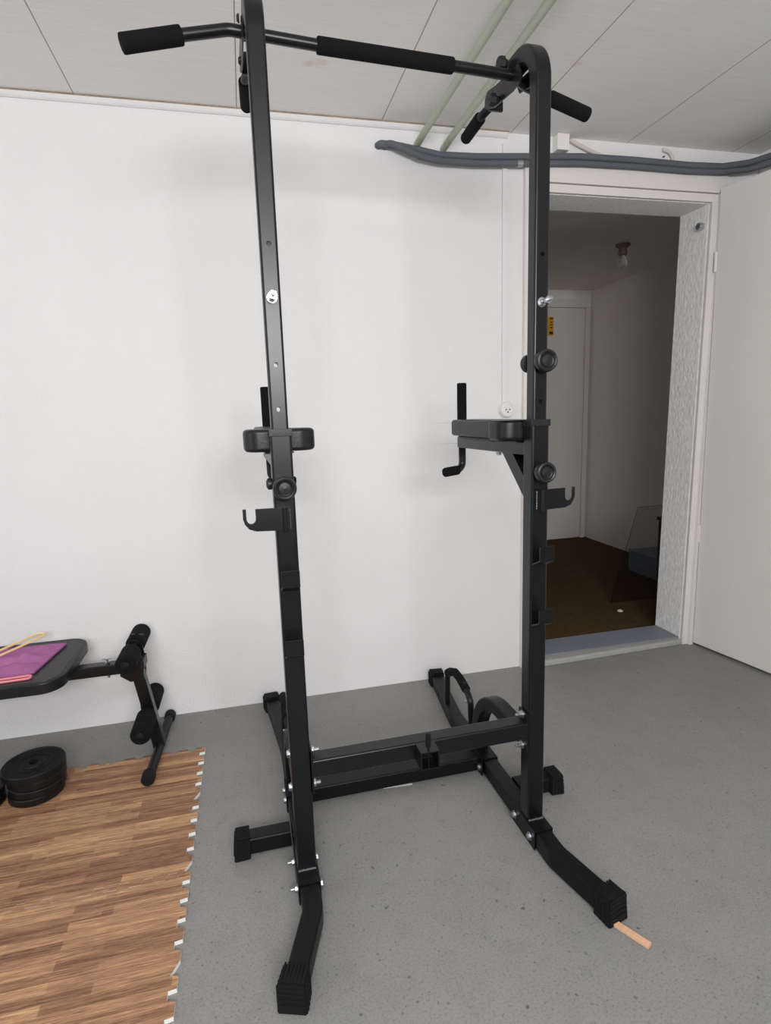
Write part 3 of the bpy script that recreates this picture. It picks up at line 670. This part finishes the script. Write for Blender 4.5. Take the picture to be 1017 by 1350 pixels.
# padded board with rounded corners
bx0, bx1, by0, by1, rc = -2.02, -1.043, -0.478, -0.075, 0.072
P = []
for cx, cy, a0 in ((bx1 - rc, by1 - rc, 0), (bx0 + rc, by1 - rc, PI / 2), (bx0 + rc, by0 + rc, PI), (bx1 - rc, by0 + rc, 1.5 * PI)):
    P += arc((cx, cy), rc, a0, a0 + PI / 2, 8)
b = MB(); b.prism(P, 'z', 0.3765, 0.4180, bevel=0.007, seg=3); bpart(b, 'padded_board', 'vinyl')
ins = 0.012
P = []
for cx, cy, a0 in ((bx1 - rc, by1 - rc, 0), (bx0 + rc, by1 - rc, PI / 2), (bx0 + rc, by0 + rc, PI), (bx1 - rc, by0 + rc, 1.5 * PI)):
    P += arc((cx, cy), rc - ins, a0, a0 + PI / 2, 8)
b = MB(); b.sweep([(x, y, 0.4180) for x, y in P], circ(0.0014, 8), closed=True); bpart(b, 'piping', 'vinyl')

# folded purple cloth on the bench, with creases
def cloth():
    nx, ny = 44, 30
    bm = bmesh.new()
    c00, c10, c11, c01 = Vector((-1.62, -0.405)), Vector((-1.145, -0.392)), Vector((-1.112, -0.142)), Vector((-1.60, -0.128))
    rows = []
    for top in (1, 0):
        g = []
        for j in range(ny + 1):
            row = []
            for i in range(nx + 1):
                u, v = i / nx, j / ny
                p = (c00 * (1 - u) + c10 * u) * (1 - v) + (c01 * (1 - u) + c11 * u) * v
                e = min(min(u, 1 - u) * 8, min(v, 1 - v) * 6, 1)
                hgt = 0.0065 + 0.007 * math.sin(min(e, 1) * PI / 2)
                cr = 0.0085 * math.exp(-((v - 0.30 - 0.16 * u) / 0.035) ** 2) * (u > .5) + 0.010 * math.exp(-((u - 0.86 - 0.18 * (v - .5)) / 0.03) ** 2) * math.exp(-((v - .42) / .16) ** 2)
                cr -= 0.006 * math.exp(-((v - 0.22 - 0.10 * u) / 0.02) ** 2)
                sx_ = min(1, max(0, (v - (0.24 + 0.13 * u)) / 0.035)); cr += 0.006 * sx_ * sx_ * (3 - 2 * sx_)
                wv = 0.0022 * math.sin(14 * u + 9 * v) + 0.0012 * math.sin(31 * u - 17 * v)
                z = 0.4196 + (hgt + cr * e + wv * e if top else 0.0)
                row.append(bm.verts.new((p.x, p.y, max(z, 0.4196))))
            g.append(row)
        rows.append(g)
    for t_, g in enumerate(rows):
        for j in range(ny):
            for i in range(nx):
                q = (g[j][i], g[j][i + 1], g[j + 1][i + 1], g[j + 1][i]); bm.faces.new(q if t_ == 0 else q[::-1])
    a, c = rows
    ring = [(0, i) for i in range(nx)] + [(j, nx) for j in range(ny)] + [(ny, i) for i in range(nx, 0, -1)] + [(j, 0) for j in range(ny, 0, -1)]
    for k in range(len(ring)):
        (j0, i0), (j1, i1) = ring[k], ring[(k + 1) % len(ring)]
        bm.faces.new((a[j0][i0], c[j0][i0], c[j1][i1], a[j1][i1]))
    mb = MB(); mb.bm.free(); mb.bm = bm
    return mb
o = cloth().build('folded_cloth', 'purple', angle=60); tag(o, 'folded purple cloth lying on the end of the black bench', 'cloth')
# elastic bands: flat loops standing on their edges
def band(name, p0, p1, w, z, m, label, hh=0.0075):
    p0, p1 = Vector(p0), Vector(p1); d = (p1 - p0).normalized(); s = Vector((-d.y, d.x))
    pts = [p0 + s * w] + [p1 + s * w] + [p1 + d * (w * math.sin(t_)) + s * (w * math.cos(t_)) for t_ in [PI * k / 10 for k in range(1, 10)]] + [p1 - s * w, p0 - s * w]
    pts += [p0 - d * (w * math.sin(t_)) - s * (w * math.cos(t_)) for t_ in [PI * k / 10 for k in range(1, 10)]]
    b = MB(); b.sweep([(p.x, p.y, z) for p in pts], rrect(0.0036, hh, 0.0009, 1), closed=True)
    return tag(b.build(name, m), label, 'exercise band', None)
band('elastic_band', (-1.42, -0.475), (-1.214, -0.105), 0.021, 0.4540, 'yellow_band', 'thin yellow elastic band loop lying diagonally over the purple cloth')
band('elastic_band', (-1.50, -0.445), (-1.156, -0.424), 0.0125, 0.4225, 'pink_band', 'pink elastic band loop at the front edge of the purple cloth', hh=0.007)

# ------------------------------------------------------------------ wood print foam tiles
T = 0.3135; X0, Y0, DEP, TH = -0.6305, -0.3105, 0.0185, 0.0115
def teeth(n=5, d=DEP):
    """(distance along edge, offset outwards) of a dovetailed edge, from one corner to the next"""
    P = []; pitch = 1.0 / n
    for k in range(n):
        a = k * pitch
        if k == 0: P += [(0.0, -d), (0.012, 0)]
        else: P += [(a - 0.012, -d), (a + 0.004, 0)]
        e = a + pitch * .54
        if k == n - 1: P += [(a + pitch * .42, 0), (1.0, -d)]
        else: P += [(e, 0), (e + 0.008, -d)]
    return P
TP = teeth()
def seam(flip): return [(t_, o_ + DEP / 2) for t_, o_ in TP]
tiles = []
def tile(ci, rj, label, right_open, top_open, left_open=False, bottom_open=False):
    xr = X0 - ci * T; xl = xr - T; yt = Y0 - rj * T; yb = yt - T; g = 0.0; gt = 0.0007 if rj == 2 else 0.0
    P = []
    # right edge, top to bottom
    for t_, o_ in TP: P.append((xr + (o_ if right_open else o_) - (0 if right_open else g), yt - t_ * T))
    # bottom edge, right to left
    P2 = [(xr - t_ * T, yb - o_ - DEP + g) for t_, o_ in TP]
    # left edge, bottom to top (shares the neighbour's right edge)
    P3 = [(xl + o_ + g, yt - t_ * T) for t_, o_ in TP[::-1]]
    P4 = [(xl + (1 - t_) * T, yt - o_ - DEP - (0 if top_open else g)) for t_, o_ in TP[::-1]] if not top_open else [(xr - t_ * T, yt + o_) for t_, o_ in TP[::-1]]
    if not top_open: P4 = [(xr - t_ * T, yt - o_ - DEP - gt) for t_, o_ in TP[::-1]]
    bot = [p for p in P2]
    # meet cleanly at corners
    def clip(pts, f_): return [p for p in pts if f_(p)]
    e = DEP * 1.02
    bot = clip(bot, lambda p: xl + e < p[0] < xr - e); lef = clip(P3, lambda p: yb + e < p[1] < yt - e); top = clip(P4, lambda p: xl + e < p[0] < xr - e)
    rig = clip(P, lambda p: yb + (0.0 if right_open else e) <= p[1] <= yt - (0.0 if right_open else e))
    if not right_open: rig = [(xr - DEP - g, yt - DEP)] + rig + [(xr - DEP - g, yb - DEP + .0)]
    poly = rig + bot + [(xl - DEP + g, yb - DEP + g)] + lef + [(xl - DEP + g, yt - DEP - g)] + top
    b = MB(); n0 = len(b.bm.faces)
    b.prism(poly, 'z', 0.0005, TH)
    for f_ in b.bm.faces: f_.material_index = 0 if f_.normal.z > 0.5 else 1
    o = b.build('foam_puzzle_tile', ['wood', 'mat_side'], smooth=False)
    tag(o, label, 'foam mat tile', 'wood print foam tiles')
tile(0, 0, 'wood print foam tile under the black bench foot, at the mat corner', True, True)
tile(0, 1, 'second foam tile from the wall along the toothed right mat edge', True, False)
tile(0, 2, 'third foam tile from the wall along the toothed right mat edge', True, False)
tile(0, 3, 'wood print foam tile nearest the viewer on the toothed right edge of the mat', True, False)
tile(1, 0, 'wood print foam tile beneath the stack of black weight plates', False, True)
tile(1, 1, 'wood print foam tile just in front of the stack of black weight plates', False, False)
tile(1, 2, 'wood print foam tile at the left picture edge, third row from the wall', False, False)
tile(1, 3, 'wood print foam tile in the bottom left corner of the picture', False, False)
tile(2, 0, 'wood print foam tile left of the full plate stack, under the cut-off stack', False, True)

# ------------------------------------------------------------------ weight plates
def plate(x, y, z, r, th, label, grp):
    hub = 0.0135
    prof = [(hub, 0), (r - .004, 0), (r, .003), (r, th - .003), (r - .003, th), (r - .011, th), (r - .014, th - .003), (r * .62, th - .0045), (r * .56, th - .0025), (r * .5, th - .0045), (.036, th - .0045), (.032, th - .0005), (hub + .003, th - .0005), (hub, th - .002)]
    n = MB(); n.lathe(prof, (0, 0, 0), (0, 0, 1), seg=56, close=False)
    vs = n.bm.verts; seg = 56; L = list(vs); a, c = L[:seg], L[-seg:]
    for j in range(seg): n.bm.faces.new((c[j], c[(j + 1) % seg], a[(j + 1) % seg], a[j]))
    for k in range(3):   # cast lugs on the face
        t_ = 2 * PI * k / 3 + .5; n.box((math.cos(t_) * r * .72, math.sin(t_) * r * .72, th - .0045), (.022, .006, .003), rot=Matrix.Rotation(t_ + PI / 2, 3, 'Z'), bevel=.001)
    o = n.build('weight_plate', 'iron'); o.location = (x, y, z); o.rotation_euler.z = random.uniform(0, 6)
    return tag(o, label, 'weight plate', grp)
zz = TH + .0003; ps = [(-1.172, -0.434, .084, .0255, 'small black weight plate lying on the foam tile, lowest of the full stack'), (-1.166, -0.430, .0865, .0265, 'black weight plate second from the bottom of the full stack'),
                       (-1.168, -0.424, .0895, .0265, 'black weight plate just under the topmost one of the full stack'), (-1.1745, -0.4225, .0965, .0275, 'larger black weight plate topmost of the full stack below the bench')]
for x, y, r, th, lb in ps:
    plate(x, y, zz, r, th, lb, 'black weight plates stacked by the bench'); zz += th + .0003
zz = TH + .0003
for k, lb in enumerate(('black weight plate cut off by the left picture edge, lower of two', 'black weight plate cut off by the left picture edge, upper of two')):
    plate(-1.3465, -0.455, zz, .0845, .0255, lb, 'black weight plates at the picture edge'); zz += .0258

# ------------------------------------------------------------------ small things on the floor
b = MB(); b.box((0, 0, 0.0045), (0.017, 0.130, 0.008), bevel=.0012)
o = b.build('wooden_strip', 'beech'); o.location = (0.4020, -1.4068, 0.0005); o.rotation_euler.z = math.atan2(0.038, 0.069) ; tag(o, 'short raw wood strip poking out from under the right front rubber foot', 'wood strip')
b = MB(); b.box((0, 0, 0.0012), (0.100, 0.007, 0.0016), bevel=.0004)
o = b.build('paper_strip', 'paper'); o.location = (0.020, -0.729, 0.0004); o.rotation_euler.z = -0.06; tag(o, 'thin white paper strip lying below the lower crossbar', 'paper')

# ------------------------------------------------------------------ pipes, cables and fittings
def wallpipe(pts, r, name, m, label, cat, grp, rr=0.05):
    b = MB(); b.tube(bend(pts, rr, 5), r, 16); return tag(b.build(name, m), label, cat, grp)
up_ = [(0.196, 0.004, 2.299), (0.203, -0.020, 2.298), (0.264, -0.022, 2.295), (0.359, -0.028, 2.281), (0.445, -0.030, 2.268), (0.600, -0.030, 2.2715), (0.829, -0.030, 2.2865), (1.081, -0.034, 2.301), (1.344, -0.034, 2.304), (1.62, -0.034, 2.3005), (1.80, -0.036, 2.305), (1.93, -0.055, 2.322), (2.006, -0.135, 2.334), (2.02, -0.24, 2.338), (2.02, -0.7, 2.345)]
lo_ = [(0.222, 0.004, 2.297), (0.232, -0.046, 2.294), (0.275, -0.048, 2.279), (0.359, -0.046, 2.252), (0.445, -0.040, 2.243), (0.600, -0.036, 2.245), (0.829, -0.036, 2.259), (1.081, -0.036, 2.274), (1.344, -0.036, 2.2775), (1.62, -0.036, 2.2755), (1.80, -0.038, 2.281), (1.93, -0.060, 2.293), (2.004, -0.14, 2.302), (2.018, -0.24, 2.306), (2.018, -0.7, 2.315)]
wallpipe(up_, 0.0142, 'insulated_pipe', 'pipe', 'upper of two grey insulated pipes running along the wall over the doorway', 'pipe', 'grey pipes over the doorway')
wallpipe(lo_, 0.0125, 'insulated_pipe', 'pipe', 'lower of two grey insulated pipes running along the wall over the doorway', 'pipe', 'grey pipes over the doorway')
wallpipe([(0.357, -0.004, 2.309), (0.359, -0.055, 2.315), (0.385, -0.86, 2.352), (0.40, -1.6, 2.366), (0.40, -3.6, 2.366)], 0.0135, 'painted_pipe', 'green', 'pale green painted pipe under the ceiling, the left one of two', 'pipe', 'green ceiling pipes', 0.3)
wallpipe([(0.470, -0.004, 2.302), (0.473, -0.055, 2.309), (0.502, -0.86, 2.352), (0.515, -1.6, 2.366), (0.515, -3.6, 2.366)], 0.0135, 'painted_pipe', 'green', 'pale green painted pipe under the ceiling, nearer the door', 'pipe', 'green ceiling pipes', 0.3)
b = MB(); b.lathe([(.0127, -.012), (.0134, -.012), (.0136, 0), (.0134, .012), (.0127, .012)], (0.795, -0.036, 2.2568), (1, 0, .061), seg=24, close=False)
b.build('tape_wrap', 'steel', bpy.data.objects['insulated_pipe.001'])
# cable duct and round socket
b = MB(); b.box((0.742, -0.006, 1.772), (0.020, 0.012, 0.99), bevel=.002); b.box((0.742, -0.006, 2.322), (0.020, 0.012, 0.04), bevel=.002)
tag(b.build('cable_duct', 'wall', smooth=False), 'narrow white cable duct running down the wall to the round socket', 'cable duct')
sk = thing('power_socket', (0.7505, 0, 1.2445), 'round white wall socket beside the door frame above the right dip arm', 'wall socket')
b = MB(); b.lathe([(0, 0), (0.036, 0), (0.0355, .020), (.031, .032), (.027, .0335), (.0235, .0335), (.022, .029), (0, .029)], (0, 0, 0), (0, -1, 0), seg=40); b.build('housing', 'white_plastic', sk)
for (dx, dz) in ((-.009, 0), (.009, 0), (0, -.011)):
    b = MB(); b.lathe([(0, 0), (.0034, 0), (.0034, .0012), (0, .0012)], (dx, -.0288, dz), (0, -1, 0), seg=12); b.build('contact', 'socket_dark', sk)
b = MB(); b.box((0.9945, -0.022, 2.353), (0.056, 0.040, 0.064), bevel=.002)
tag(b.build('junction_box', 'white_plastic', smooth=False), 'small white box on top of the grey pipes right of the tower post', 'junction box')
wallpipe([(1.040, -0.010, 2.376), (1.072, -0.010, 2.362), (1.13, -0.012, 2.340), (1.185, -0.012, 2.324), (1.225, -0.013, 2.314)], 0.0085, 'old_cord', 'cord', 'cream cord slanting from the ceiling down to the grey pipes', 'cord', None)
wallpipe([(1.505, -0.008, 2.368), (1.535, -0.010, 2.362), (1.556, -0.010, 2.344), (1.560, -0.012, 2.312)], 0.0075, 'old_cord', 'cord', 'short curved cream cord at the ceiling above the door', 'cord', None)
b = MB(); b.lathe([(0, 0), (.0035, 0), (.0035, .008), (0, .009)], (1.516, 0, 2.342), (0, -1, 0), seg=10)
tag(b.build('dark_screw', 'socket_dark'), 'tiny dark screw in the white wall beside the short curved cord', 'screw')
# steel stop on the reveal
st_ = MB(); px = 1.776
st_.lathe([(0, 0), (.015, 0), (.0165, .003), (.0165, .020), (.0145, .024), (0, .024)], (px, 0.036, 2.070), (-1, 0, 0), seg=28)
tag(st_.build('steel_bolt_head', 'steel'), 'round shiny steel bolt head high on the right door reveal', 'bolt')

# ------------------------------------------------------------------ hallway things
lamp = thing('bulb_lamp', (2.089, 1.081, HZ), 'bare unlit bulb in a brown holder on the hallway ceiling', 'lamp')
b = MB(); b.lathe([(0, 0), (.046, 0), (.046, -.012), (.030, -.022), (.026, -.026), (.026, -.050), (.029, -.052), (.029, -.064), (.022, -.070), (0, -.070)], (0, 0, 0), (0, 0, 1), seg=32); b.build('lamp_holder', 'holder', lamp)
b = MB(); b.lathe([(.012, -.068), (.016, -.078), (.026, -.098), (.0305, -.118), (.028, -.136), (.018, -.150), (.006, -.1545), (0, -.155)], (0, 0, 0), (0, 0, 1), seg=32); b.build('bulb', 'bulb', lamp)
sg = thing('warning_sign', (2.330, HY1 - 0.0245, 1.968), 'small yellow sign with dark marks on the pale hallway door', 'sign')
b = MB(); b.box((0, -.001, 0), (0.064, .002, .165)); b.build('sign_panel', 'yellow_sign', sg, smooth=False)
for z, hh, ww in ((.066, .012, .034), (.034, .010, .020), (.012, .008, .030), (-.012, .012, .018), (-.058, .024, .036)): 
    b = MB(); b.box((.008, -.0024, z), (ww, .0012, hh)); b.build('sign_mark', 'sign_ink', sg, smooth=False)
# leaning glass pane and what stands round it
gb, gt = 0.664, 0.435
b = MB(); zt_ = 0.658; lean = math.atan2(gb - gt, zt_)
b.box((0, 0, 0), (0.55, 0.004, math.hypot(zt_, gb - gt)), bevel=.0008)
o = b.build('glass_pane', 'glass', smooth=False); o.location = (2.072, (gb + gt) / 2 + .003, zt_ / 2 + .002); o.rotation_euler.x = lean
tag(o, 'clear glass pane leaning in the dark hallway behind the right reveal', 'glass pane')
b = MB(); b.box((2.13, 0.305, 0.30), (0.42, 0.215, 0.56), bevel=.004); b.box((2.13, 0.305, 0.59), (0.44, 0.225, 0.02), bevel=.003); b.box((2.13, 0.305, 0.0115), (0.40, 0.20, 0.022))
tag(b.build('low_cabinet', 'dark_wood', smooth=False), 'low dark cabinet behind the reveal next to the leaning glass', 'cabinet')
b = MB(); b.box((2.565, 1.15, 0.075), (0.34, 0.32, 0.15), bevel=.003); b.box((2.565, 1.15, 0.156), (0.35, 0.33, 0.012), bevel=.003)
tag(b.build('storage_box', 'box_grey', smooth=False), 'low blue grey box on the hallway floor seen through the glass', 'box')
b = MB(); b.lathe([(0, 0), (.016, 0), (.018, .004), (.010, .010), (0, .012)], (1.765, 0.521, 0.0005), (0, 0, 1), seg=9)
tag(b.build('white_scrap', 'paper'), 'small white scrap on the brown hallway floor', 'scrap')
